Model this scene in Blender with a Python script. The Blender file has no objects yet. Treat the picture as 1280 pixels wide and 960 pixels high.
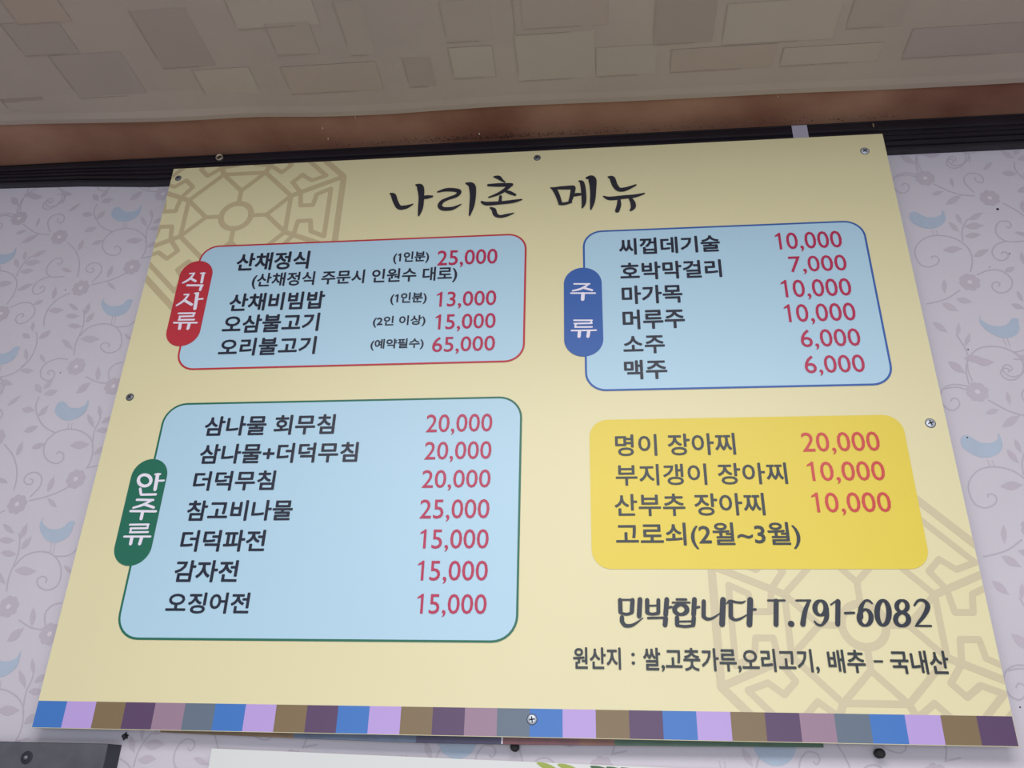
import bpy, bmesh, math, random
from mathutils import Matrix, Vector
random.seed(7)
S = bpy.context.scene
COL = S.collection
# ------------------------------------------------------------------ camera
# metric frame "L": x along the wall, y into the wall (0 = face of the menu board), z up, origin = lower left board corner
X0, Z0 = -0.6, 1.6
F = 1040.458
R0 = (0.99494916, 0.09772899, 0.0229174)      # image right
R1 = (-0.02215188, 0.43644418, -0.8994586)    # image down
R2 = (-0.09790534, 0.89440792, 0.43640465)    # into the picture
CP = (0.72676445, -1.08605703, -0.0551509)
cam = bpy.data.cameras.new('camera')
cam.sensor_fit = 'HORIZONTAL'; cam.sensor_width = 36; cam.lens = F/1280*36; cam.clip_start = 0.01
co = bpy.data.objects.new('camera', cam); COL.objects.link(co); S.camera = co
co.matrix_world = Matrix(((R0[0], -R1[0], -R2[0], CP[0]+X0), (R0[1], -R1[1], -R2[1], CP[1]),
                          (R0[2], -R1[2], -R2[2], CP[2]+Z0), (0, 0, 0, 1)))
# ------------------------------------------------------------------ light
w = bpy.data.worlds.new('daylight'); S.world = w; w.use_nodes = True
bg = w.node_tree.nodes['Background']; bg.inputs[0].default_value = (0.80, 0.86, 1.0, 1); bg.inputs[1].default_value = 0.56
def area(name, loc, rot, sx, sy, power, col):
    l = bpy.data.lights.new(name, 'AREA'); l.shape = 'RECTANGLE'; l.size = sx; l.size_y = sy; l.energy = power; l.color = col
    o = bpy.data.objects.new(name, l); COL.objects.link(o); o.location = loc; o.rotation_euler = rot
    return o
area('ceiling_lamp', (0.12, -1.35, Z0+0.90), (math.radians(0), 0, 0), 1.5, 0.9, 33.0, (1.0, 0.98, 0.97))
area('window_light', (0.15, -3.2, Z0-0.25), (math.radians(90), 0, 0), 2.0, 1.3, 33.0, (0.86, 0.92, 1.0))
S.view_settings.view_transform = 'Standard'; S.view_settings.look = 'None'
S.view_settings.gamma = 1; S.view_settings.use_curve_mapping = False
S.view_settings.exposure = -0.12

# ------------------------------------------------------------------ measuring: a pixel of the photograph onto a plane of the place
def on(u, v, ax, val):
    a, b = (u-640)/F, (v-480)/F
    d = [R0[i]*a + R1[i]*b + R2[i] for i in range(3)]
    s = (val-CP[ax])/d[ax]
    return tuple(CP[i]+s*d[i] for i in range(3))
def B(u, v, y=0.0):
    p = on(u, v, 1, y); return (p[0], p[2])

# ------------------------------------------------------------------ helpers
def lin(c): return c/12.92 if c <= 0.04045 else ((c+0.055)/1.055)**2.4
def rgb(r, g, b): return (lin(r/255), lin(g/255), lin(b/255), 1)
MATS = {}
def mat(name, col, rough=0.5, metal=0.0, noise=0.0, nscale=30, col2=None, bump=0.0, bscale=400, spec=0.5):
    m = bpy.data.materials.new(name); m.use_nodes = True; nt = m.node_tree; p = nt.nodes['Principled BSDF']
    p.inputs['Roughness'].default_value = rough; p.inputs['Metallic'].default_value = metal
    p.inputs['Specular IOR Level'].default_value = spec
    tc = nt.nodes.new('ShaderNodeTexCoord')
    c2 = col2 or tuple(min(1, x*(1-noise)) for x in col[:3])+(1,)
    n = nt.nodes.new('ShaderNodeTexNoise'); n.inputs['Scale'].default_value = nscale; n.inputs['Detail'].default_value = 5
    nt.links.new(tc.outputs['Object'], n.inputs['Vector'])
    r = nt.nodes.new('ShaderNodeValToRGB'); r.color_ramp.elements[0].position = 0.35; r.color_ramp.elements[1].position = 0.65
    r.color_ramp.elements[0].color = c2; r.color_ramp.elements[1].color = col
    nt.links.new(n.outputs['Fac'], r.inputs['Fac']); nt.links.new(r.outputs['Color'], p.inputs['Base Color'])
    if bump:
        n2 = nt.nodes.new('ShaderNodeTexNoise'); n2.inputs['Scale'].default_value = bscale; n2.inputs['Detail'].default_value = 3
        nt.links.new(tc.outputs['Object'], n2.inputs['Vector'])
        b = nt.nodes.new('ShaderNodeBump'); b.inputs['Strength'].default_value = bump; b.inputs['Distance'].default_value = 0.001
        nt.links.new(n2.outputs['Fac'], b.inputs['Height']); nt.links.new(b.outputs['Normal'], p.inputs['Normal'])
    MATS[name] = m
    return m
def tag(o, label=None, cat=None, group=None, kind=None):
    if label: o['label'] = label
    if cat: o['category'] = cat
    if group: o['group'] = group
    if kind: o['kind'] = kind
    return o
ORG = {}
def empty(name, org, label, cat, group=None):
    o = bpy.data.objects.new(name, None); COL.objects.link(o)
    o.location = (org[0]+X0, org[1], org[2]+Z0); o.empty_display_size = 0.05
    ORG[o.name] = org; tag(o, label, cat, group); return o
class MB:
    """collects polygons in frame L"""
    def __init__(s): s.v = []; s.f = []
    def add(s, vs, fs):
        n = len(s.v); s.v += [tuple(v) for v in vs]; s.f += [tuple(i+n for i in f) for f in fs]; return s
    def poly(s, pts, y): return s.add([(x, y, z) for x, z in pts], [tuple(range(len(pts)))])
    def box(s, x0, x1, y0, y1, z0, z1):
        return s.add([(x0,y0,z0),(x1,y0,z0),(x1,y1,z0),(x0,y1,z0),(x0,y0,z1),(x1,y0,z1),(x1,y1,z1),(x0,y1,z1)],
                     [(0,1,5,4),(1,2,6,5),(2,3,7,6),(3,0,4,7),(4,5,6,7),(3,2,1,0)])
    def build(s, name, m, parent=None, org=None, smooth=False):
        if parent is not None: org = ORG[parent.name]
        elif org is None: org = (0, 0, 0)
        me = bpy.data.meshes.new(name)
        me.from_pydata([(x-org[0], y-org[1], z-org[2]) for x, y, z in s.v], [], s.f); me.update()
        me.materials.append(m)
        if smooth: me.polygons.foreach_set('use_smooth', [True]*len(me.polygons))
        o = bpy.data.objects.new(name, me); COL.objects.link(o)
        if parent is not None: o.parent = parent
        else: o.location = (org[0]+X0, org[1], org[2]+Z0)
        ORG[o.name] = org
        return o
def catmull(pts, n=6, closed=False):
    out = []; L = len(pts)
    rng = range(L if closed else L-1)
    for i in rng:
        if closed: p0, p1, p2, p3 = pts[(i-1) % L], pts[i], pts[(i+1) % L], pts[(i+2) % L]
        else: p0, p1, p2, p3 = pts[max(i-1, 0)], pts[i], pts[i+1], pts[min(i+2, L-1)]
        for k in range(n):
            t = k/n
            out.append(tuple(0.5*((2*b)+(-a+c)*t+(2*a-5*b+4*c-d)*t*t+(-a+3*b-3*c+d)*t**3) for a, b, c, d in zip(p0, p1, p2, p3)))
    if not closed: out.append(tuple(pts[-1]))
    return out
def ribbon(mb, pts, y, hw=None, cap=True):
    """pts: (x, z) with constant half width, or (x, z, half width)"""
    P = [(p[0], p[1], p[2] if len(p) > 2 else hw) for p in pts]
    if len(P) < 2: return
    L, Rr = [], []
    for i, p in enumerate(P):
        a = P[max(i-1, 0)]; b = P[min(i+1, len(P)-1)]
        dx, dz = b[0]-a[0], b[1]-a[1]; l = math.hypot(dx, dz) or 1e-9
        nx, nz = -dz/l, dx/l
        L.append((p[0]+nx*p[2], y, p[1]+nz*p[2])); Rr.append((p[0]-nx*p[2], y, p[1]-nz*p[2]))
    n = len(P)
    mb.add(L+Rr, [(i, i+1, n+i+1, n+i) for i in range(n-1)])
    if cap:
        for p in (P[0], P[-1]): disc(mb, p[0], p[1], p[2], y-.000002+step()*.5, 10)
def disc(mb, x, z, r, y, n=16, rz=None):
    rz = rz or r
    mb.poly([(x+r*math.cos(2*math.pi*k/n), z+rz*math.sin(2*math.pi*k/n)) for k in range(n)], y)
TICK = [0]
def step():
    TICK[0] = (TICK[0]+1) % 40
    return -TICK[0]*.000004
def line(mb, pts, y, hw):
    """hard-cornered line with round joints"""
    for a, b in zip(pts, pts[1:]): ribbon(mb, [a, b], y+step(), hw)
def lathe(mb, cx, cz, prof, n=20):
    """prof: (radius, y) from the back to the front tip, around the y axis"""
    vs, fs = [], []
    for r, y in prof:
        for k in range(n):
            a = 2*math.pi*k/n; vs.append((cx+r*math.cos(a), y, cz+r*math.sin(a)))
    for i in range(len(prof)-1):
        for k in range(n):
            k2 = (k+1) % n; fs.append((i*n+k, i*n+k2, (i+1)*n+k2, (i+1)*n+k))
    fs.append(tuple((len(prof)-1)*n+k for k in range(n)))
    mb.add(vs, fs)

# ------------------------------------------------------------------ materials
board_face = mat('printed_yellow', rgb(224, 215, 170), 0.45, spec=.7, noise=0.03, nscale=3, bump=0.03, bscale=900)
board_core = mat('board_core', rgb(196, 196, 190), 0.6)
ornament_m = mat('printed_ornament', rgb(198, 182, 142), 0.36, spec=.9, noise=0.03, nscale=4)
blue_face = mat('printed_pale_blue', rgb(175, 209, 228), 0.45, spec=.6, noise=0.02, nscale=3, bump=0.03, bscale=900)
yellow_face = mat('printed_deep_yellow', rgb(226, 203, 66), 0.45, spec=.6, noise=0.03, nscale=4)
red_m = mat('printed_red', rgb(186, 44, 58), 0.45, spec=.5); green_m = mat('printed_green', rgb(22, 104, 82), 0.45, spec=.5)
navy_m = mat('printed_blue', rgb(46, 92, 166), 0.45, spec=.5)
ink = mat('black_ink', rgb(34, 34, 48), 0.42, spec=.5); ink_body = mat('menu_ink', rgb(22, 28, 50), 0.42, spec=.5); price_m = mat('price_red', rgb(178, 34, 78), 0.42, spec=.5)
orange_price = mat('price_orange_red', rgb(200, 66, 62), 0.42, spec=.5)
ink_grey = mat('dark_grey_ink', rgb(38, 46, 52), 0.42, spec=.5); ink_slate = mat('slate_ink', rgb(32, 40, 54), 0.42, spec=.5)
white_ink = mat('white_print', rgb(232, 226, 240), 0.42, spec=.5)
paper_wall = mat('wallpaper', rgb(202, 196, 205), 0.75, noise=0.04, nscale=5, bump=0.15, bscale=700)
print_mauve = mat('wallpaper_mauve_print', rgb(188, 179, 189), 0.75, noise=0.04, nscale=9)
print_vine = mat('wallpaper_vine_print', rgb(182, 174, 185), 0.75)
print_bird = mat('wallpaper_blue_print', rgb(172, 185, 203), 0.75, noise=0.05, nscale=40)
print_light = mat('wallpaper_flower_heart', rgb(208, 200, 209), 0.75)
trim_m = mat('black_trim_plastic', rgb(30, 28, 36), 0.36, noise=0.3, nscale=12, bump=0.05)
ceil_bare = mat('stained_bare_ceiling', rgb(164, 126, 104), 0.85, col2=rgb(112, 66, 50), nscale=3.2, bump=0.3, bscale=250)
ceil_paper = mat('ceiling_paper', rgb(172, 158, 145), 0.7, col2=rgb(164, 150, 140), nscale=4, bump=0.1, bscale=300)
steel = mat('screw_steel', rgb(206, 214, 226), 0.35, metal=0.35, noise=0.3, nscale=600)
dull_steel = mat('dull_screw_steel', rgb(128, 130, 138), 0.45, metal=0.35, noise=0.4, nscale=600)
recess_m = mat('screw_recess', rgb(28, 30, 40), 0.6)

# ------------------------------------------------------------------ setting
WY = 0.025          # wall plane
ZC = 0.946          # ceiling height in frame L
wall = MB().box(-2.2, 3.4, WY, WY+0.1, -1.6, ZC+0.15).build('wall_back', paper_wall); tag(wall, kind='structure')
fl = MB().box(-2.2, 3.4, -3.4, WY+0.1, -1.7, -1.6).build('floor', mat('wood_floor', rgb(190, 176, 158), 0.5, noise=0.2, nscale=3)); tag(fl, kind='structure')
ceil = MB().box(-2.2, 3.4, -3.4, WY, ZC, ZC+0.1).build('ceiling', ceil_bare); tag(ceil, kind='structure')
# loose paper glued under the ceiling, its cut edge wavy and a little proud, leaving a bare brown strip along the wall
edge = [(-2.2, .10), (-.9, .098), (-.5, .096), (-.273, .093), (-.102, .088), (.065, .084), (.175, .081), (.283, .072), (.391, .069), (.498, .071), (.604, .072),
        (.708, .070), (.811, .068), (.937, .067), (1.061, .066), (1.184, .063), (1.304, .062), (1.399, .062), (1.9, .064), (3.4, .064)]
es = catmull(edge, 5)
m = MB(); vs = []
rows = [(0.0, 0.0012), (0.0, 0.0030), (0.010, 0.0034), (0.022, 0.0020), (0.06, 0.0012), (3.3, 0.0012)]
for x, d in es:
    lift = 1.0 + 1.6*math.exp(-((x-.03)/.16)**2)
    for j, (r, h) in enumerate(rows):
        vs.append((x, -(d+r), ZC-h*(lift if 0 < j < 4 else 1)))
n = len(rows); fs = []
for i in range(len(es)-1):
    for j in range(n-1): fs.append((i*n+j, (i+1)*n+j, (i+1)*n+j+1, i*n+j+1))
cp = m.add(vs, fs).build('ceiling_paper', ceil_paper, ceil, smooth=False)
# printed blocks of the paper: each block a slightly different tone
tones = [mat('paper_block_tone', rgb(*c), 0.7, noise=0.04, nscale=9) for c in
         ((162, 147, 136), (167, 153, 141), (174, 161, 147), (157, 141, 130), (169, 153, 139), (164, 150, 141))]
seams = MB(); NB = [0]
def block(u0, v0, u1, v1, tone):
    a = on(u0, v0, 2, ZC-.0014); b = on(u1, v1, 2, ZC-.0014)
    x0, x1 = sorted((a[0], b[0])); y0, y1 = sorted((a[1], b[1]))
    y1 = min(y1, -.122); NB[0] += 1; zb = ZC-.0014-NB[0]*.00002
    if y1-y0 < .01: return
    for a_, b_, c_, d_ in ((x0-.0006, x0+.0006, y0, y0+(y1-y0)*.8), (x0, x1-(x1-x0)*.3, y1-.0005, y1+.0005)):
        z_ = ZC-.0021-NB[0]*.00001; seams.add([(a_, c_, z_), (a_, d_, z_), (b_, d_, z_), (b_, c_, z_)], [(0, 1, 2, 3)])
    o = MB().add([(x0, y0, zb), (x0, y1, zb), (x1, y1, zb), (x1, y0, zb)], [(0, 1, 2, 3)]).build('printed_block', tones[tone], ceil)
for q in [(160, 14, 270, 82, 0), (415, 2, 470, 68, 1), (502, 73, 550, 124, 0), (546, 104, 630, 130, 3), (548, 2, 617, 50, 1), (0, 124, 66, 138, 3),
          (60, 70, 185, 118, 5), (820, -5, 890, 52, 0), (745, 60, 818, 105, 2), (642, 42, 744, 100, 2), (1070, -5, 1125, 32, 1), (1142, 36, 1290, 64, 5),
          (1165, 70, 1245, 98, 3), (0, 30, 100, 66, 5), (280, 0, 400, 30, 2), (240, 88, 330, 124, 2), (910, 5, 1040, 48, 2), (650, 0, 760, 30, 4),
          (840, 62, 960, 104, 4), (980, 60, 1090, 92, 2), (350, 84, 480, 112, 4), (330, 30, 400, 66, 1), (640, 0, 740, 38, 1), (0, 0, 90, 26, 4), (560, 60, 620, 95, 2)]: block(*q)
tag(seams.build('printed_seam', mat('paper_seam_tone', rgb(163, 148, 136), 0.7), ceil), kind='stuff')
# moulding under the ceiling: black ridged strip
def tb(x):   # lower edge of the moulding
    pts = [(-2.2, .912), (-.34, .906), (-.185, .902), (-.05, .893), (.2, .890), (1.2, .886), (3.4, .886)]
    for (a, za), (b, zb) in zip(pts, pts[1:]):
        if a <= x <= b: return za+(zb-za)*(x-a)/(b-a)
prof = [(WY, 1.0), (.0095, 1.0), (.0080, .985), (.0078, .955), (.0100, .93), (.0105, .92), (.0072, .90), (.0066, .85), (.0064, .72), (.0070, .66), (.0105, .63), (.0105, .60), (.0078, .575),
        (.0080, .50), (.0110, .475), (.0110, .45), (.0085, .43), (.0090, .33), (.0125, .31), (.0125, .285), (.0098, .27), (.0105, .15), (.0140, .13), (.0140, .10), (.0115, .085), (.0120, .02), (.0150, 0), (WY, 0)]
xs = [-2.2, -.34, -.26, -.185, -.12, -.05, .05, .2, .5, .8, 1.2, 3.4]; vs = []
for x in xs:
    for y, t in prof: vs.append((x, y, tb(x)+(ZC-.0005-tb(x))*t))
n = len(prof)
tr = MB().add(vs, [(i*n+j, i*n+j+1, (i+1)*n+j+1, (i+1)*n+j) for i in range(len(xs)-1) for j in range(n-1)]).build('trim_1', trim_m); tag(tr, kind='structure')
# crumbs of dirt on top of the moulding
m = MB()
for k in range(700):
    x = random.choice([random.gauss(.62, .12), random.gauss(.55, .05), random.uniform(.2, 1.25)])
    dens = abs(random.gauss(0, .006)); y = .004-dens; r = random.uniform(.0003, .0010)
    z = ZC-.0002; 
    m.add([(x-r, y-r, z), (x+r, y-r*.6, z), (x, y+r, z), (x, y, z-r*1.2)], [(0, 1, 3), (1, 2, 3), (2, 0, 3)])
d = m.build('dirt_crumbs', mat('dark_dirt', rgb(46, 38, 32), 0.95, noise=0.5, nscale=900), ceil); tag(d, kind='stuff')
m = MB()
for u, v in [(444, 147), (403, 161), (410, 174), (599, 168), (972, 121), (553, 122), (968, 42), (556, 119)]:
    p = on(u, v, 2, ZC-.002); r = .0009
    m.add([(p[0]-r, p[1]-r, ZC), (p[0]+r*1.5, p[1]-r*.5, ZC), (p[0], p[1]+r, ZC), (p[0]+.0005, p[1], ZC-.004)], [(0, 1, 3), (1, 2, 3), (2, 0, 3), (0, 2, 1)])
d = m.build('paint_fleck', mat('pale_fleck', rgb(196, 184, 160), 0.9), ceil); tag(d, kind='stuff')

# ---- wallpaper print: one repeat, traced once, laid out across the whole wall
TW, TP = 0.3865, 0.378
def a1(x, y): return B(x/4, 220+y/4, WY)         # reading frames of the two close-ups
def a2(x, y): return B(x/4.8, 440+y/4.8, WY)
V1 = [[(115,240),(160,275),(200,290),(245,295)], [(250,280),(238,235),(255,205),(290,190),(318,200),(320,220),(303,236),(287,226),(292,210)],
 [(335,330),(375,370),(395,420),(395,470),(385,505)], [(387,460),(350,500),(300,515),(250,510),(228,475),(235,435),(265,418),(297,425),(302,442),(288,452),(276,442)],
 [(250,512),(200,520),(168,550),(165,580),(190,597),(216,585),(218,565),(202,556),(195,570)], [(460,530),(500,490),(508,455),(485,435),(450,440),(430,462),(440,480),(463,480),(469,465),(456,460)],
 [(455,545),(520,530),(580,510),(625,488)], [(350,585),(290,615),(245,660),(222,710),(220,750)], [(370,895),(378,840),(400,790),(418,740),(420,690),(415,670)],
 [(400,800),(440,760),(500,740),(560,745),(600,780),(608,830),(590,870),(545,885),(510,870),(505,845),(530,833),(547,845),(540,858)], [(580,755),(640,750),(680,720)],
 [(705,415),(728,370),(728,310),(690,275),(630,262),(570,275),(525,310),(512,350),(530,385),(570,398),(598,385),(602,362),(582,351),(570,362)],
 [(560,278),(510,255),(480,215),(470,175),(485,140)], [(728,330),(735,270),(755,230),(760,210)], [(35,640),(65,590),(75,540),(65,500),(30,480),(0,478),(-40,500),(-70,545),(-50,590),(-10,600),(12,575),(0,555),(-14,566)],
 [(70,510),(80,460),(100,430),(112,410)], [(55,650),(100,640),(150,650),(172,680),(165,715),(130,742),(95,735),(82,710),(95,692),(120,697),(125,715),(112,715)], [(165,650),(190,635)],
 [(305,75),(300,110),(275,140),(240,155),(212,140),(212,118),(233,110),(250,122),(240,132)], [(85,170),(85,145),(92,120)], [(45,190),(20,182),(0,185)],
 [(105,955),(150,915),(180,850),(185,800),(178,780)], [(690,55),(740,75),(800,80)], [(712,410),(760,400)]]
V2 = [[(485,130),(530,170),(580,190),(655,203)], [(410,45),(350,40),(280,65),(245,110),(250,155),(290,172),(322,152),(325,122),(303,110),(285,125),(300,135)],
 [(740,62),(690,75),(655,110),(655,160),(685,190)], [(205,0),(165,60),(110,110),(50,140),(0,150)], [(5,150),(22,200),(15,240),(0,260)]]
L1 = [(155,95,75,0),(60,122,60,-45),(335,88,60,-15),(355,160,65,35),(174,235,45,-80),(92,277,60,20),(140,312,85,30),(465,115,50,-50),(522,90,55,45),(535,122,65,15),
 (680,100,75,35),(422,198,60,-5),(505,195,60,45),(452,267,65,20),(405,345,60,65),(487,332,60,20),(672,323,85,5),(757,190,50,-80),(718,228,60,-60),(775,262,60,5),(790,222,55,30),
 (760,342,60,35),(550,478,65,65),(332,470,55,-15),(272,585,65,75),(280,672,75,3),(368,655,60,-35),(437,663,65,65),(362,700,70,0),(450,708,65,50),(373,750,70,-5),(337,842,75,-45),
 (450,815,95,0),(558,550,55,-40),(112,405,60,-80),(190,388,70,25),(155,438,75,3),(130,478,70,3),(72,442,60,-60),(28,540,70,8),(118,558,95,30),(192,632,55,25),(178,763,60,-80),
 (225,793,75,35),(145,808,60,-30),(130,893,60,-85),(212,912,50,-60),(640,805,50,-40)]
L2 = [(160,112,80,0),(155,20,60,-85),(65,210,75,-10),(85,318,105,42),(588,130,85,85),(522,232,110,35)]
FL = [a1(95,212), a1(297,305), a1(403,560), a1(660,455), a1(5,688), a2(458,87), a1(815,90)]
def leafpts(fr, sc, cx, cy, ln, ang):
    a = math.radians(ang); h = ln/2; pts = []
    for t, wd in [(-1,0),(-.8,.14),(-.4,.33),(0,.40),(.4,.30),(.8,.10),(1.08,0),(.8,-.10),(.4,-.30),(0,-.38),(-.4,-.33),(-.8,-.14)]:
        x, y = t*h, wd*h*.92
        pts.append(fr(cx+x*math.cos(a)+y*math.sin(a), cy-x*math.sin(a)+y*math.cos(a)))
    return pts
def a3(x, y): p = B(1100+x/4, 180+y/4, WY); return (p[0]-4*TW, p[1])
def a4(x, y): p = B(1160+x/4, 400+y/4, WY); return (p[0]-4*TW, p[1])
V3 = [[(185,50),(188,90),(205,130)], [(185,150),(120,145),(75,165),(65,200),(85,235),(120,245),(145,225),(140,203),(118,198),(108,212)], [(385,40),(440,45),(440,75),(415,100),(375,108),(342,90),(342,70),(362,62),(380,75),(372,88)],
 [(452,640),(462,580),(440,520),(380,475),(300,457),(230,468),(185,505),(175,550),(200,600),(245,615),(285,600),(296,578),(280,562),(260,563),(257,574)], [(415,485),(410,440),(422,400),(440,375)],
 [(485,655),(540,632),(600,632),(650,665),(662,700),(640,735),(600,745),(565,725),(562,700),(585,690),(600,700),(592,712)], [(720,485),(640,488),(590,460),(578,420),(600,388),(640,388),(656,405),(645,420),(630,412)],
 [(625,487),(580,505),(560,540),(580,575),(615,582),(640,565),(635,545),(612,540),(608,552)], [(400,730),(340,770),(280,790),(230,800)]]
V4 = [[(205,320),(190,250),(205,190),(250,145),(310,132),(380,140),(440,170),(475,215),(470,265),(440,295),(400,298),(368,275),(368,250),(390,241),(406,250),(400,262)], [(205,190),(185,140),(160,100),(140,70)], [(195,350),(140,335),(80,345)]]
L3 = [(138,78,85,-30),(260,55,80,0),(640,55,70,-30),(540,110,65,45),(647,147,75,-5),(360,192,50,-75),(288,245,60,15),(368,280,90,30),(395,375,60,-60),(478,362,80,25),(370,415,70,-45),(470,410,95,3),(463,457,80,5),
 (362,527,95,5),(505,545,85,25),(322,712,70,-88),(420,782,80,-12),(350,815,90,-25),(300,915,85,-35),(392,925,60,85),(690,812,70,-20),(700,762,60,-60)]
L4 = [(198,98,70,70),(132,253,100,-35),(262,223,125,0)]
V1 = [v for i, v in enumerate(V1) if i not in (14, 15, 16, 17, 20)]
vines = [catmull([a3(*p) for p in v], 4) for v in V3]+[catmull([a4(*p) for p in v], 4) for v in V4]+[catmull([a1(*p) for p in v], 4) for v in V1]+[catmull([a2(*p) for p in v], 4) for v in V2]
leaves = [leafpts(a3, 4, *l) for l in L3]+[leafpts(a4, 4, *l) for l in L4]+[leafpts(a1, 4, *l) for l in L1]+[leafpts(a2, 4.8, *l) for l in L2]
b1 = [(560,203),(556,190),(562,172),(573,160),(588,155),(602,160),(612,170),(628,179),(650,180),(675,175),(694,164),(702,148),(706,152),(702,175),(692,195),(670,213),(640,226),(605,229),(580,221)]
b2 = [(524,606),(515,618),(522,630),(535,643),(558,652),(590,650),(615,640),(632,624),(648,616),(657,618),(664,625),(656,634),(652,652),(635,678),(605,696),(572,703),(540,694),(518,672),(508,650),(508,628)]
birdA = catmull([a1(*p) for p in b1], 3, True); birdB = catmull([a1(*p) for p in b2], 3, True)
tA = a1(704, 152); tC = B(20, 311, WY); dC = (tC[0]-tA[0], tC[1]-tA[1])
hB = a1(662, 622); hD = B(24.5, 434.5, WY); dD = (hD[0]-hB[0], hD[1]-hB[1])
def sh(pts, dx, dz): return [(x+dx, z+dz) for x, z in pts]
birds = [birdA, birdB, sh(birdA, *dC), sh(birdB, *dD)]
legA = [[a2(412,423), a2(407,460)], [a2(433,423), a2(428,462)]]; legA = [sh(l, 0, TP) for l in legA]
legB = [[a1(562,703), a1(557,740)], [a1(578,703), a1(571,742)]]
legs = legA+legB+[sh(l, *dC) for l in legA]+[sh(l, *dD) for l in legB]
ZT = .905
vm, lm, fm, hm = MB(), MB(), MB(), MB()
YP = WY-.0002
placed = {}
def fresh(kind, pts, dx, dz, dist):
    cx = sum(p[0] for p in pts)/len(pts)+dx; cz = sum(p[1] for p in pts)/len(pts)+dz
    L_ = placed.setdefault(kind, [])
    if any(abs(cx-a) < dist and abs(cz-b) < dist for a, b in L_): return False
    L_.append((cx, cz)); return True
for i in (0, 4, 1, 2, 3, 5, -1, 6):
    for j in range(-4, 2):
        dx, dz = i*TW, j*TP
        def ok(pts): return max(p[1] for p in pts)+dz < ZT+.03 and min(p[1] for p in pts)+dz > -.62 and min(p[0] for p in pts)+dx < 2.2 and max(p[0] for p in pts)+dx > -1.0
        for v in vines:
            if ok(v) and fresh('v', v, dx, dz, .010): ribbon(vm, sh(v, dx, dz), YP+step()*.4, .00095, cap=False)
        for v in legs:
            if ok(v): ribbon(vm, sh(v, dx, dz), YP, .0005, cap=False)
        for v in leaves:
            if ok(v) and fresh('l', v, dx, dz, .010): lm.poly(sh(v, dx, dz), YP-.00004+step()*.5)
        for x, z in FL:
            if ok([(x, z)]) and fresh('f', [(x, z)], dx, dz, .04):
                for k in range(8):
                    a = k*math.pi/4+.2; disc(fm, x+dx+.0100*math.cos(a), z+dz+.0100*math.sin(a), .0054, YP-.00006-k*.000005, 12)
                disc(fm, x+dx, z+dz, .0115, YP-.00011, 16); disc(hm, x+dx, z+dz, .0034, YP-.00016, 12)
        for v in birds:
            cx = sum(p[0] for p in v)/len(v)+dx; cz = sum(p[1] for p in v)/len(v)+dz
            if 0 < cx < 1.05 and -.06 < cz < .06: continue
            if ok(v) and fresh('b', v, dx, dz, .05): MB().poly(sh(v, dx, dz), YP-.0001).build('printed_bird', print_bird, wall)
for mb_, nm, mt in ((vm, 'printed_vine', print_vine), (lm, 'printed_leaf', print_mauve), (fm, 'printed_flower', print_mauve), (hm, 'printed_flower_heart', print_light)):
    tag(mb_.build(nm, mt, wall), kind='stuff')
# pin holes and specks in the wallpaper
m = MB()
for u, v, r in [(1247, 261.5, .0022), (1210, 437, .0011), (1262, 317, .0010), (82, 362, .0008), (75.5, 466, .0009), (1209, 547, .0012), (1237, 334, .0007), (1275, 884, .001)]:
    x, z = B(u, v, WY); lathe(m, x, z, [(r, WY), (r*.9, WY-.0006), (r*.3, WY-.0009)], 8)
tag(m.build('speck', recess_m, wall), kind='stuff')
# two birds of the strip that shows below the board
for u in (572, 968):
    x, z = B(u, 925+(u-572)*.02, WY); m = MB(); disc(m, x, z+.004, .0255, YP-.0001, 28); m.build('printed_bird', print_bird, wall)

# ------------------------------------------------------------------ old board behind the menu board
old = empty('backing_board', (.6, .016, 0), 'old printed board hidden behind the yellow menu, its coloured lower edge peeping out', 'board')
ox0, oz0 = B(195, 914, .008); ox1, oz1 = B(1012, 931, .008)
oz0 = -.0030; ozm = -.0072
m = MB(); pts = [(.17, -.0015), (.60, -.0072), (.985, -.0030)]
m.add([(x, y, z) for y in (.0065, .018) for x, z in [(.17, -.0015), (.60, -.0078), (.985, -.0040), (.985, .80), (.17, .80)]], [(0, 1, 2, 3, 4), (9, 8, 7, 6, 5), (0, 5, 6, 1), (1, 6, 7, 2), (2, 7, 8, 3), (3, 8, 9, 4), (4, 9, 5, 0)])
m.build('panel', board_core, old)
def oz(x): return -.0018-.0062*min(1, (x-.17)/.30) if x < .6 else -.0078+.0038*(x-.6)/.385
for x0, x1, c in [(.17, .345, (120, 96, 70)), (.345, .50, (84, 98, 122)), (.50, .606, (54, 50, 82)), (.606, .70, (108, 62, 68)), (.70, .742, (118, 74, 58)), (.742, .985, (48, 84, 60))]:
    MB().add([(x0, .0062, oz(x0)), (x1, .0062, oz(x1)), (x1, .0062, .03), (x0, .0062, .03), (x0, .012, oz(x0)-.0002), (x1, .012, oz(x1)-.0002)], [(0, 1, 2, 3), (4, 5, 1, 0)]).build('printed_edge', mat('old_print', rgb(*c), 0.5, noise=.2, nscale=60), old)
o = MB().box(.6055, .6068, .0058, .0063, -.0076, .004).build('printed_edge', white_ink, old)

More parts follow.
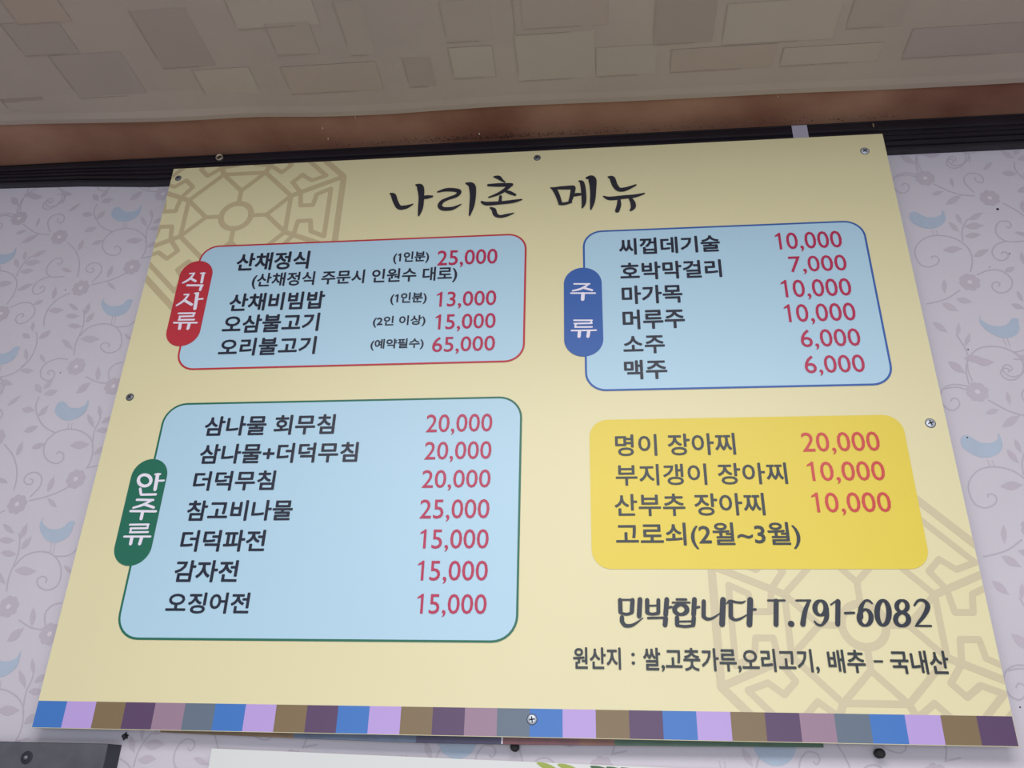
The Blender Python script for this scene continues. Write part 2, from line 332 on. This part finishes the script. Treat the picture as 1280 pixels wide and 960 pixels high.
# ------------------------------------------------------------------ the menu board
W, H = 1.2, 0.91018
board = empty('menu_board', (.6, 0, 0), 'large pale yellow printed menu board screwed to the wallpapered wall', 'sign')
bm_ = bmesh.new()
m = MB().box(0, W, 0, .005, 0, H)
panel = m.build('panel', board_face, board); panel.data.materials.append(board_core)
for p in panel.data.polygons:
    if abs(p.normal.y) < .5 or p.normal.y > .5: p.material_index = 1
def clip(mb, y):
    """cut a flat print to the sheet (and above the border)"""
    b = bmesh.new(); vs = [b.verts.new(v) for v in mb.v]
    for f in mb.f: b.faces.new([vs[i] for i in f])
    for co_, no in (((0.0003, 0, 0), (-1, 0, 0)), ((W-.0003, 0, 0), (1, 0, 0)), ((0, 0, H-.0003), (0, 0, 1)), ((0, 0, .0325), (0, 0, -1))):
        bmesh.ops.bisect_plane(b, geom=b.verts[:]+b.edges[:]+b.faces[:], plane_co=co_, plane_no=no, clear_outer=True)
    b.verts.index_update(); out = MB(); out.v = [tuple(v.co) for v in b.verts]; out.f = [tuple(v.index for v in f.verts) for f in b.faces]; b.free(); return out
def ornament(cx, cz):
    m = MB(); y = -.00012; hw = .0040
    def pt(x, z, k): a = k*math.pi/4; return (cx+x*math.cos(a)-z*math.sin(a), cz+x*math.sin(a)+z*math.cos(a))
    n = 40; ring = [(cx+.0262*math.cos(2*math.pi*k/n), cz+.0262*math.sin(2*math.pi*k/n)) for k in range(n+1)]
    ribbon(m, ring, y, .0050, cap=False)
    for k in range(8):
        v0, v1 = pt(.0905, -.0375, k), pt(.0905, .0375, k)
        line(m, [v0, v1], y, hw)
        line(m, [v1, pt(.178, .0737, k)], y, hw*1.15)
        line(m, [pt(.178, -.0737, k), pt(.178, .0737, k)], y, hw*1.3)
        for s in (-1, 1): line(m, [pt(.106, .044*s, k), pt(.110, .016*s, k), pt(.1315, .016*s, k), pt(.135, .038*s, k), pt(.1585, .049*s, k)], y, hw)
        line(m, [pt(.1585, -.049, k), pt(.1585, .049, k)], y, hw)
        if k % 2 == 0:
            line(m, [pt(.027, 0, k), pt(.053, 0, k)], y, hw)
            line(m, [v0, pt(.053, 0, k), v1], y, hw)
    return clip(m, y)
ornament(.1327, .8014).build('lattice_ornament', ornament_m, board)
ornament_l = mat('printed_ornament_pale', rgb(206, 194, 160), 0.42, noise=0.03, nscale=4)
ornament(1.050, .1345).build('lattice_ornament', ornament_l, board)
# coloured border blocks
seq = 'blue lilac brown plum mauve slate blue lilac brown plum blue lilac brown plum mauve slate blue lilac brown plum blue lilac brown plum mauve slate blue lilac brown plum'.split()
bc = {k: mat('border_'+k, rgb(*v), 0.4, spec=.45) for k, v in dict(blue=(62, 116, 190), lilac=(182, 156, 216), brown=(126, 106, 76), plum=(88, 64, 98), mauve=(152, 124, 144), slate=(98, 112, 128)).items()}
for k, c in enumerate(seq):
    x0, x1 = k*.04, (k+1)*.04
    o = MB().poly([(x0+(.0004 if k == 0 else 0), .0006), (x1-(.0004 if k == 29 else 0), .0006), (x1-(.0004 if k == 29 else 0), .0325), (x0+(.0004 if k == 0 else 0), .0325)], -.0002).build('border_block', bc[c], board)

def rrect(x0, x1, z0, z1, r, n=8):
    pts = []
    for cx, cz, a0 in ((x1-r, z1-r, 0), (x0+r, z1-r, 90), (x0+r, z0+r, 180), (x1-r, z0+r, 270)):
        for k in range(n+1):
            a = math.radians(a0+90*k/n); pts.append((cx+r*math.cos(a), cz+r*math.sin(a)))
    return pts
def ring(mb, x0, x1, z0, z1, r, wd, y):
    a = rrect(x0, x1, z0, z1, r); b = rrect(x0+wd, x1-wd, z0+wd, z1-wd, max(r-wd, .001)); n = len(a)
    mb.add([(p[0], y, p[1]) for p in a+b], [(i, (i+1) % n, n+(i+1) % n, n+i) for i in range(n)])
def panelbox(x0, x1, z0, z1, r, face, outline):
    o = MB().poly(rrect(x0, x1, z0, z1, r), -.0006).build('menu_box', face, board)
    if outline:
        m = MB(); ring(m, x0, x1, z0, z1, r, .0030, -.0007); m.build('outline', outline, o)
    return o
def avg(*v): return sum(v)/len(v)
RT = avg(B(280, 305)[1], B(640, 294.5)[1]); RB = avg(B(240, 462)[1], B(636, 453.7)[1]); RL = avg(B(225, 435)[0], B(249, 322)[0]); RR = avg(B(657.5, 380)[0], B(655.5, 436)[0])
GT = avg(B(225, 503)[1], B(632, 497)[1]); GB = avg(B(161, 799)[1], B(625, 804.5)[1]); GL = avg(B(146, 780)[0], B(195, 562)[0]); GR = avg(B(652, 525)[0], B(649, 750)[0])
BT = avg(B(800, 287.5)[1], B(1062, 275)[1]); BB = avg(B(752, 489.5)[1], B(1100, 481.5)[1]); BL = avg(B(728.5, 319)[0], B(731.5, 465)[0]); BR = avg(B(1115, 461)[0], B(1085, 307)[0])
YT = avg(B(752, 525)[1], B(1111, 518.6)[1]); YB = avg(B(760, 711.5)[1], B(1145, 711.5)[1]); YL = avg(B(735.6, 547)[0], B(741, 694)[0]); YR = avg(B(1130, 536)[0], B(1162, 701)[0])
red_box = panelbox(RL, RR, RB, RT, .030, blue_face, red_m); red_box['label'] = 'pale blue meals box with a red outline'
green_box = panelbox(GL, GR, GB, GT, .034, blue_face, green_m); green_box['label'] = 'pale blue snacks box with a green outline'
blue_box = panelbox(BL, BR, BB, BT, .030, blue_face, navy_m); blue_box['label'] = 'pale blue drinks box with a blue outline'
yel_box = panelbox(YL, YR, YB, YT, .026, yellow_face, None); yel_box['label'] = 'deep yellow box without an outline'
def pill(x0, x1, z0, z1, m_, lab):
    o = MB().poly(rrect(x0, x1, z0, z1, (x1-x0)/2-.0001, 12), -.0009).build('category_pill', m_, board); o['label'] = lab; return o
red_pill = pill(B(213, 395)[0], B(266, 342)[0], B(228, 433)[1], B(251, 326.5)[1], red_m, 'red upright pill with white writing')
green_pill = pill(B(151.5, 650)[0], B(204, 619)[0], B(167, 707.5)[1], B(190.5, 574)[1], green_m, 'green upright pill with white writing')
blue_pill = pill(B(705, 390)[0], B(753.3, 394)[0], B(730, 446)[1], B(728, 335)[1], navy_m, 'blue upright pill with white writing')

# ---- lettering from the built-in font, set glyph by glyph
GC = {}
def font_mesh(txt):
    c = bpy.data.curves.new('t', 'FONT'); c.body = txt; c.resolution_u = 3
    o = bpy.data.objects.new('t', c); COL.objects.link(o)
    me = bpy.data.meshes.new_from_object(o.evaluated_get(bpy.context.evaluated_depsgraph_get()))
    v = [(p.co.x, p.co.y) for p in me.vertices]; f = [tuple(p.vertices) for p in me.polygons]
    bpy.data.objects.remove(o); bpy.data.curves.remove(c); bpy.data.meshes.remove(me)
    return v, f
def width(txt): return max(p[0] for p in font_mesh(txt)[0])
bar0 = width('|')
def glyph(ch):
    if ch not in GC:
        adv = width(ch+'|')-bar0
        if ch == ' ': GC[ch] = ([], [], adv)
        elif ch == '1':
            v0, _, adv0 = glyph('0'); top = max(p[1] for p in v0); bot = 0.0; s = .045
            xc = adv0*.56
            v = [(xc-s, bot), (xc+s, bot), (xc+s, top), (xc-s*.6, top), (xc-s, top-.03), (xc-.16, top-.10), (xc-.19, top-.165), (xc-s, top-.12)]
            GC[ch] = (v, [(0, 1, 2, 3, 4, 7), (4, 5, 6, 7)], adv0)
        else:
            v, f = font_mesh(ch); GC[ch] = (v, f, adv)
    return GC[ch]
def set_text(txt, x0, x1, z0, z1, bold, track=0.0):
    vs, fs, x = [], [], 0.0
    for ch in txt:
        v, f, adv = glyph(ch); n = len(vs)
        vs += [(p[0]+x, p[1]) for p in v]; fs += [tuple(i+n for i in q) for q in f]; x += adv+track
    ax, bx = min(p[0] for p in vs), max(p[0] for p in vs); az, bz = min(p[1] for p in vs), max(p[1] for p in vs)
    r = bold*(z1-z0)
    X0_, X1_, Z0_, Z1_ = x0+r, x1-r, z0+r, z1-r
    base = [(X0_+(p[0]-ax)/(bx-ax)*(X1_-X0_), Z0_+(p[1]-az)/(bz-az)*(Z1_-Z0_)) for p in vs]
    m = MB(); k = 0
    for j in range(8 if r > 0 else 1):
        a = j*math.pi/4; dx, dz = r*math.cos(a), r*math.sin(a)
        m.add([(p[0]+dx, -.0012-j*.000006, p[1]+dz) for p in base], fs)
    return m
def T(txt, bl, right, top, par, m_, bold=.03, name='lettering', track=0.0):
    x0, z0 = B(*bl); x1 = B(*right)[0]; z1 = B(bl[0], top)[1]
    return set_text(txt, x0, x1, z0, z1, bold, track).build(name, m_, par)
K = ink_body
for a in [('산채정식', (294, 339.5), (387.5, 322), 317.5), ('산채비빔밥', (285, 390), (406, 375), 368), ('오삼불고기', (276.7, 417.5), (398.5, 409), 395), ('오리불고기', (272, 446), (394.5, 437), 424)]: T(*a, red_box, K, .026)
T('(산채정식 주문시 인원수 대로)', (313.5, 362), (571.5, 347), 342.4, red_box, K, .018)
for a in [('(1인분)', (491, 330.7), (536.5, 322.5), 315.7), ('(1인분)', (487.4, 381.8), (533.5, 374), 366.7), ('(2인 이상)', (465.6, 410), (532, 402), 396.0), ('(예약필수)', (462.6, 438.7), (529.7, 431), 424.6)]: T(*a, red_box, K, .022)
P = price_m
for a in [('25,000', (546, 335.5), (622, 320.6), 314), ('13,000', (544.7, 387), (620.5, 372), 365.6), ('15,000', (543, 415.5), (619.7, 400.5), 393.7), ('65,000', (539.5, 443.6), (619, 428.6), 421.9)]: T(*a, red_box, P, .009, 'price')
for a in [('삼나물 회무침', (254, 545.6), (419, 530.6), 521), ('삼나물+더덕무침', (248, 580.5), (448, 564), 555.7), ('더덕무침', (240, 614), (344, 602), 589.5), ('참고비나물', (231.7, 651.7), (366, 639), 626),
          ('더덕파전', (224, 690), (332, 677), 663), ('감자전', (216, 728), (298, 714), 700.5), ('오징어전', (206, 767), (312.5, 754), 740.6)]: T(*a, green_box, K, .024)
for a in [('20,000', (532, 544.5), (615.6, 528.7), 518.6), ('20,000', (530, 578.6), (614.5, 562.5), 552.7), ('20,000', (526.7, 614), (613.4, 598), 588), ('25,000', (524, 652.5), (612, 635.6), 624.7),
          ('15,000', (523.7, 690), (611, 674), 662), ('15,000', (520.7, 730), (610, 713), 701), ('15,000', (520, 771.4), (608.5, 754.5), 742.5)]: T(*a, green_box, P, .005, 'price')
for a in [('씨껍데기술', (774, 319.5), (900.5, 311), 299), ('호박막걸리', (775.7, 351), (902, 337.5), 329), ('마가목', (777.6, 381), (853, 369), 358), ('머루주', (778.7, 412.5), (856, 399), 388),
          ('소주', (779.5, 443), (831, 431), 420.7), ('맥주', (780.6, 475), (834, 462), 450.7)]: T(*a, blue_box, K, .024)
for a in [('10,000', (970.6, 316), (1052, 300), 291.7), ('7,000', (988, 344), (1058, 330), 321), ('10,000', (978, 376), (1063.6, 359), 350.6), ('10,000', (982, 407), (1069, 390), 381), ('6,000', (1002.5, 438), (1075, 422), 412.5),
          ('6,000', (1007.4, 470.6), (1080.5, 454.5), 445)]: T(*a, blue_box, P, .005, 'price')
for a in [('명이 장아찌', (769.4, 570.7), (919, 555), 543.7), ('부지갱이 장아찌', (770, 607.5), (983.7, 592.5), 581), ('산부추 장아찌', (768.6, 645.7), (955.6, 630), 618), ('고로쇠(2월~3월)', (770.5, 687), (1000, 669), 654)]: T(*a, yel_box, ink_grey, .016)
for a in [('20,000', (1004, 569), (1099, 551), 541), ('10,000', (1011, 605.6), (1105.6, 588.7), 577.5), ('10,000', (1016.7, 645), (1113, 627), 616)]: T(*a, yel_box, orange_price, .006, 'price')
for a in [('원산지', (716.5, 836.6), (776, 822), 809), (':', (789.5, 831), (793.7, 823), 816), ('쌀,고춧가루,오리고기,', (804.6, 839.5), (1024.5, 836), 809.5), ('배추', (1036.5, 841), (1081.6, 828), 812),
          ('-', (1092, 828.2), (1103.5, 827), 825.4), ('국내산', (1115, 842.5), (1186, 830), 813)]: T(*a, board, ink_grey, .02)
# ---- the brush-written title
strokes = [
 [(66,116,4),(78,124,9),(87,150,9),(103,176,9),(130,176,8),(150,169,5),(164,162,2)], [(180,77,4),(197,87,12),(202,130,10),(198,180,9),(190,213,3)], [(204,134,5),(225,131,8),(250,128,4)],
 [(275,108,3),(310,99,7),(345,99,8),(370,106,8),(358,124,7),(320,138,6),(294,151,7),(284,170,8),(300,183,8),(340,181,7),(378,163,2)], [(402,70,4),(426,80,12),(431,120,11),(426,170,9),(416,212,3)],
 [(527,41,4),(545,44,8),(560,56,5),(572,64,3)], [(500,78,5),(550,77,8),(602,76,7)], [(600,76,7),(575,97,7),(545,116,6),(502,132,3)], [(572,104,3),(592,110,7),(618,121,5)], [(554,128,5),(551,155,6)],
 [(470,152,4),(492,160,8),(560,156,7),(610,150,7),(647,142,3)], [(510,179,4),(524,188,8),(531,208,8),(550,217,6),(580,212,6),(612,202,2)],
 [(778,90,3),(794,98,8),(808,125,8),(820,160,7)], [(785,92,4),(825,90,7),(875,88,9)], [(877,90,9),(872,120,8),(862,152,6)], [(818,161,6),(840,160,6),(866,153,5)], [(872,125,4),(890,120,7),(912,118,5)],
 [(903,60,3),(916,68,8),(923,110,9),(924,155,8),(917,178,3)], [(936,46,4),(960,50,14),(965,100,11),(962,150,9),(955,185,3)],
 [(1034,42,4),(1050,48,10),(1062,78,10),(1080,97,9),(1110,95,8),(1155,77,3)], [(1012,128,3),(1040,137,8),(1100,131,8),(1150,126,7),(1192,115,3)],
 [(1080,138,5),(1080,165,8),(1072,192,8)], [(1130,136,6),(1141,155,9),(1143,175,9),(1132,190,4)]]
def brush(groups, ox, oy, sc, m_, par, name, k_=1.0, yb=-.0012):
    """groups of strokes traced in a close-up frame; a stroke is (x, y, half width) points, or ('o', cx, cy, rx, ry, hw_side, hw_top)"""
    mm = 1.0
    for g in groups:
        m = MB()
        for j, s in enumerate(g):
            if s[0] == 'o':
                _, cx, cy, rx, ry, h1, h2 = s; q = []
                for k in range(33):
                    a = 2*math.pi*k/32; c = abs(math.cos(a)); q.append((cx+rx*math.cos(a), cy+ry*math.sin(a), h2+(h1-h2)*c))
            elif s[0] == '.':
                q = [(s[1]-1, s[2], s[3]), (s[1]+1, s[2], s[3])]
            else: q = catmull(s, 6) if len(s) > 2 else list(s)
            P_ = []
            for x, y_, r in q:
                a = B(ox+x/sc, oy+y_/sc); b = B(ox+(x+10)/sc, oy+y_/sc); P_.append((a[0], a[1], max(.0003, k_*r*abs(b[0]-a[0])/10)))
            ribbon(m, P_, yb-j*.000012)
        m.build(name, m_, par)
def by_gaps(st, cuts):
    out = [[] for _ in range(len(cuts)+1)]
    for s in st:
        cx = sum(p[0] for p in s)/len(s); out[sum(cx > c for c in cuts)].append(s)
    return out
brush(by_gaps(strokes, [262, 450, 700, 1000]), 470, 210, 3.556, ink, board, 'title_lettering', 1.25)
def ln(x0, y0, x1, y1, h): return [(x0, y0, h), (x1, y1, h)]
ryu = lambda: None
red_g = [[ln(305,272,342,269,5), [(340,272,6),(302,316,8),(250,346,6)], ln(312,310,350,332,8), ln(392,270,426,268,5), ln(413,270,400,342,9), ln(285,366,408,366,7), ln(400,368,388,402,9)],
 [ln(260,440,298,438,5), [(292,445,7),(255,490,8),(200,526,6)], ln(265,487,320,520,9), ln(346,430,374,428,6), ln(366,432,346,552,11), ln(362,478,408,474,6)],
 [ln(215,590,345,588,6), ln(338,590,334,612,6), ln(224,615,335,612,6), ln(226,616,221,640,6), ln(216,642,340,640,6), ln(178,665,362,665,6), ln(230,670,223,712,10), ln(302,670,290,712,10)]]
brush(red_g, 190, 300, 6.4, white_ink, red_pill, 'lettering', 1.22)
gr_g = [[('o',308,245,47,42,10,9), ln(388,200,424,198,6), ln(406,202,386,312,11), ln(402,248,452,246,6), ln(275,308,280,345,8), ln(282,352,392,350,7)],
 [ln(250,390,372,392,7), [(357,396,7),(290,430,8),(222,450,6)], ln(308,425,376,448,8), ln(202,475,392,477,7), ln(293,480,282,532,10)],
 [ln(198,577,338,575,6), ln(333,577,329,602,6), ln(202,605,330,603,6), ln(206,606,201,631,6), ln(198,634,333,632,6), ln(155,666,352,666,6), ln(213,670,203,720,10), ln(287,670,271,720,10)]]
brush(gr_g, 130, 560, 6.0, white_ink, green_pill, 'lettering', 1.22)
bl_g = [[ln(190,243,322,243,6), [(312,247,6),(250,284,8),(178,302,6)], ln(266,275,343,297,8), ln(163,322,370,322,6), ln(266,326,263,376,12)],
 [ln(190,555,343,555,6), ln(338,557,335,580,6), ln(192,583,342,580,6), ln(205,584,200,610,6), ln(198,613,343,612,6), ln(168,643,378,640,6), ln(236,648,232,694,11), ln(316,648,308,694,11)]]
brush(bl_g, 690, 320, 6.86, white_ink, blue_pill, 'lettering', 1.3)
mb_g = [[ln(370,100,372,172,9), ln(362,98,450,98,4), ln(446,100,442,172,9), [(372,178,6),(408,187,6),(442,178,6)], ln(492,96,487,198,10), ln(381,206,381,228,9), [(381,230,9),(402,256,8),(450,252,6),(512,208,1.5)]],
 [ln(536,100,537,175,9), ln(605,100,605,175,8), ln(540,135,605,133,4), [(538,180,7),(570,186,6),(605,180,7)], ln(657,96,650,188,10), ln(655,148,686,142,5), ln(542,210,655,208,5), ln(650,212,646,252,10)],
 [ln(718,96,776,96,5), ln(692,115,798,115,4), ('o',743,158,38,30,10,6), ln(827,96,822,188,10), ln(825,148,856,142,5), ln(720,208,720,248,9), ln(823,208,820,248,9), ln(722,232,820,230,4), [(718,256,6),(770,262,6),(822,256,6)]],
 [ln(884,108,883,195,9), [(883,200,9),(905,216,7),(940,210,5),(988,178,2)], ln(1003,98,997,248,12)],
 [[(1024,122,2),(1045,106,6),(1085,113,5),(1120,115,5),(1142,104,1.5)], ln(1050,118,1050,200,9), [(1052,205,9),(1075,221,6),(1110,214,5),(1152,188,2)], ln(1170,98,1165,250,12), ln(1168,160,1203,157,5)]]
brush(mb_g, 700, 730, 4.923, ink_slate, board, 'lettering', 1.5)
ph_g = [[ln(98,102,200,102,5), ln(148,106,147,250,12)], [('.',240,246,15)], [ln(272,102,358,102,5), [(350,106,7),(325,170,11),(312,248,13)]],
 [('o',420,148,34,44,12,6), [(456,150,12),(457,210,11),(430,252,6),(402,250,6),(383,230,4)]], [ln(484,128,518,104,4), ln(528,108,526,248,12)], [ln(572,180,626,178,6)],
 [('o',695,207,37,49,12,6), [(668,205,12),(668,150,11),(692,107,6),(718,104,6),(738,120,4)]], [('o',805,178,37,76,13,7)], [('o',922,137,33,35,11,6), ('o',922,218,40,40,12,7)],
 [[(998,132,5),(1022,103,6),(1058,104,8),(1080,138,12),(1060,190,10),(1013,250,6)], ln(1006,258,1100,259,5)]]
brush(ph_g, 940, 730, 4.923, ink_slate, board, 'numeral', 1.3)

# ------------------------------------------------------------------ screws, knobs, nails
def screw(u, v, r, label, m_, y=0.0, ang=0.3, group='screws fixing the menu board'):
    x, z = B(u, v, y); r *= 1.12
    e = empty('screw', (x, y, z), label, 'screw', group)
    m = MB(); lathe(m, x, z, [(r, y), (r*.98, y-.0006), (r*.82, y-.0013), (r*.5, y-.0018), (r*.2, y-.0019)], 24); m.build('head', m_, e, smooth=True)
    m = MB()
    for a in (ang, ang+math.pi/2):
        c, s = math.cos(a), math.sin(a); l, w_ = r*.62, r*.13
        pts = [(x+c*i*l-s*j*w_, z+s*i*l+c*j*w_) for i, j in ((-1, -1), (1, -1), (1, 1), (-1, 1))]
        m.add([(p[0], y-.0016, p[1]) for p in pts]+[(p[0], y-.00196, p[1]) for p in pts], [(4, 5, 6, 7), (0, 1, 5, 4), (1, 2, 6, 5), (2, 3, 7, 6), (3, 0, 4, 7)])
    m.build('cross_recess', recess_m, e)
    m = MB(); lathe(m, x, z, [(r*1.12, y), (r*1.12, y-.0002), (r*.98, y-.0003)], 24); m.build('rim', recess_m, e)
    return e
screw(222.8, 222.8, .0046, 'dark dull screw in the upper left corner of the yellow menu board', dull_steel, ang=.2)
screw(671.5, 197.3, .0048, 'grey screw at the middle of the top edge of the yellow menu board', dull_steel, ang=.9)
screw(1081, 188.8, .0056, 'bright screw in the upper right corner of the yellow menu board', steel, ang=.6)
screw(162.4, 496.5, .0050, 'grey screw at the left edge of the yellow menu board', dull_steel, ang=.8)
screw(1163, 529, .0056, 'silver screw at the right edge of the yellow menu board', steel, ang=.3)
screw(665, 899.3, .0052, 'bright screw in the coloured border at the bottom of the menu board', steel, ang=.15)
x, z = B(274.7, 197.3, .0066)
e = empty('eyelet', (x, .0066, z), 'pale metal eyelet with a brown centre on the black moulding above the board', 'eyelet')
m = MB(); lathe(m, x, z, [(.0066, .0068), (.0066, .004), (.0058, .0032), (.0048, .004), (.0046, .0060)], 28); m.build('rim', mat('eyelet_brass', rgb(206, 196, 176), 0.3, metal=.7), e, smooth=True)
m = MB(); lathe(m, x, z, [(.0047, .0064), (.0040, .0050), (.0015, .0046)], 20); m.build('centre', mat('rusty_centre', rgb(74, 50, 42), 0.7, noise=.5, nscale=900), e)
def knob(u, v, r, label, y=WY):
    x, z = B(u, v, y-.014)
    m = MB(); lathe(m, x, z, [(r*.9, y), (r, y-.004), (r, y-.012), (r*.9, y-.0135), (r*.5, y-.014)], 24)
    return tag(m.build('knob', MATS.get('black_knob') or mat('black_knob', rgb(20, 20, 26), .75), None, (x, y, z), smooth=True), label, 'knob')
knob(643, 933.5, .0054, 'round black knob on the wall under the middle of the menu board')
knob(1101.5, 941.5, .0055, 'black knob on the wall under the right part of the menu board')
x, z = B(157.5, 920.5, WY)
m = MB(); lathe(m, x, z, [(.0030, WY), (.0034, WY-.004), (.0022, WY-.007), (.0008, WY-.0075)], 9)
for k in range(5):
    a = k*1.3+.4; r = .0042+.0008*(k % 2); m.add([(x, WY-.001, z), (x+r*math.cos(a-.25), WY-.0006, z+r*math.sin(a-.25)), (x+r*math.cos(a), WY-.003, z+r*math.sin(a)), (x+r*math.cos(a+.25), WY-.0006, z+r*math.sin(a+.25))], [(0, 1, 2), (0, 2, 3)])
tag(m.build('nail', recess_m, None, (x, WY, z)), 'ragged dark nail in the wallpaper under the left end of the board', 'nail')
# strip of pale tape crossing the moulding
x0, _ = B(990.5, 165, .006); x1, _ = B(1009.5, 163, .006)
m = MB(); top = B(1000, 157, .006)[1]
m.add([(x0, .0058, .9), (x1, .0058, .9), (x1, .0058, top), (x0, .0058, top), (x0, .0090, top+.004), (x1, .0090, top+.004), (x0, .0056, .9), (x1, .0056, .9), (x1, .0056, top), (x0, .0056, top)],
      [(6, 7, 8, 9), (9, 8, 5, 4), (0, 3, 2, 1), (6, 9, 3, 0), (7, 1, 2, 8), (0, 1, 7, 6)])
tag(m.build('tape', mat('pale_tape', rgb(172, 168, 184), .5), None, ((x0+x1)/2, .006, .9)), 'short strip of pale tape on the black moulding above the board', 'tape')
x, z = B(1091.5, 157, .0064)
tag(MB().box(x-.0009, x+.0009, .0050, .0068, z-.0035, z+.0035).build('staple', mat('brass_staple', rgb(170, 160, 130), .4, metal=.5), None, (x, .0064, z)), 'tiny upright staple in the black moulding near the board corner', 'staple')

# ------------------------------------------------------------------ things under the board
bx1, bz = .113, -.0165
e = empty('wall_box', (-.08, WY, -.35), 'dark grey box on the wall under the left end of the menu board', 'box')
grey_dark = mat('dark_grey_shell', rgb(84, 84, 92), .55, noise=.25, nscale=40); side_dark = mat('black_side', rgb(34, 38, 50), .5)
MB().box(-.45, bx1-.0006, -.0085, WY, -.35, bz-.0006).build('body', side_dark, e)
MB().box(-.45, bx1, -.0095, -.0084, -.35, bz-.0012).build('front_plate', grey_dark, e)
x, z = B(33.5, 947, -.0095)
m = MB(); lathe(m, x, z, [(.0075, -.0094), (.0075, -.0102), (.0060, -.0106), (.0030, -.0108)], 20); m.build('washer', recess_m, e)
m = MB(); lathe(m, x, z, [(.0026, -.0106), (.0024, -.0126), (.0010, -.0132)], 14); m.build('bolt', dull_steel, e, smooth=True)
wb = empty('lower_sign', (.5, .015, -.5), 'white printed board with green leaves just under the menu board', 'sign')
m = MB(); y0, y1 = .013, WY
m.add([(x, y, z) for y in (y0, y1) for x, z in [(.2385, -.0192), (1.30, -.0385), (1.30, -.5), (.2385, -.5)]], [(3, 2, 1, 0), (4, 5, 6, 7), (0, 1, 5, 4), (1, 2, 6, 5), (2, 3, 7, 6), (3, 0, 4, 7)])
m.build('panel', mat('white_board', rgb(214, 216, 214), .45, noise=.03, nscale=4), wb)
leaf_y = mat('leaf_yellow_green', rgb(150, 164, 62), .45); leaf_g = mat('leaf_green', rgb(52, 92, 50), .45)
for u, v, u2, v2, m_ in [(671, 953.5, 690, 962, leaf_y), (697, 955.5, 716, 963, leaf_y), (738, 958, 760, 966, leaf_g), (758, 959, 780, 968, leaf_g), (776, 960, 800, 970, leaf_g)]:
    a = B(u, v, .0128); b = B(u2, v2, .0128); dx, dz = b[0]-a[0], b[1]-a[1]
    P_ = [(a[0], a[1], .0008), (a[0]+dx*.5, a[1]+dz*.45, .0034), (a[0]+dx*1.2, a[1]+dz*1.3, .0040), (a[0]+dx*2.4, a[1]+dz*3.0, .0008)]
    mm = MB(); ribbon(mm, catmull(P_, 4), .0128, cap=False); mm.build('printed_leaf', m_, wb)
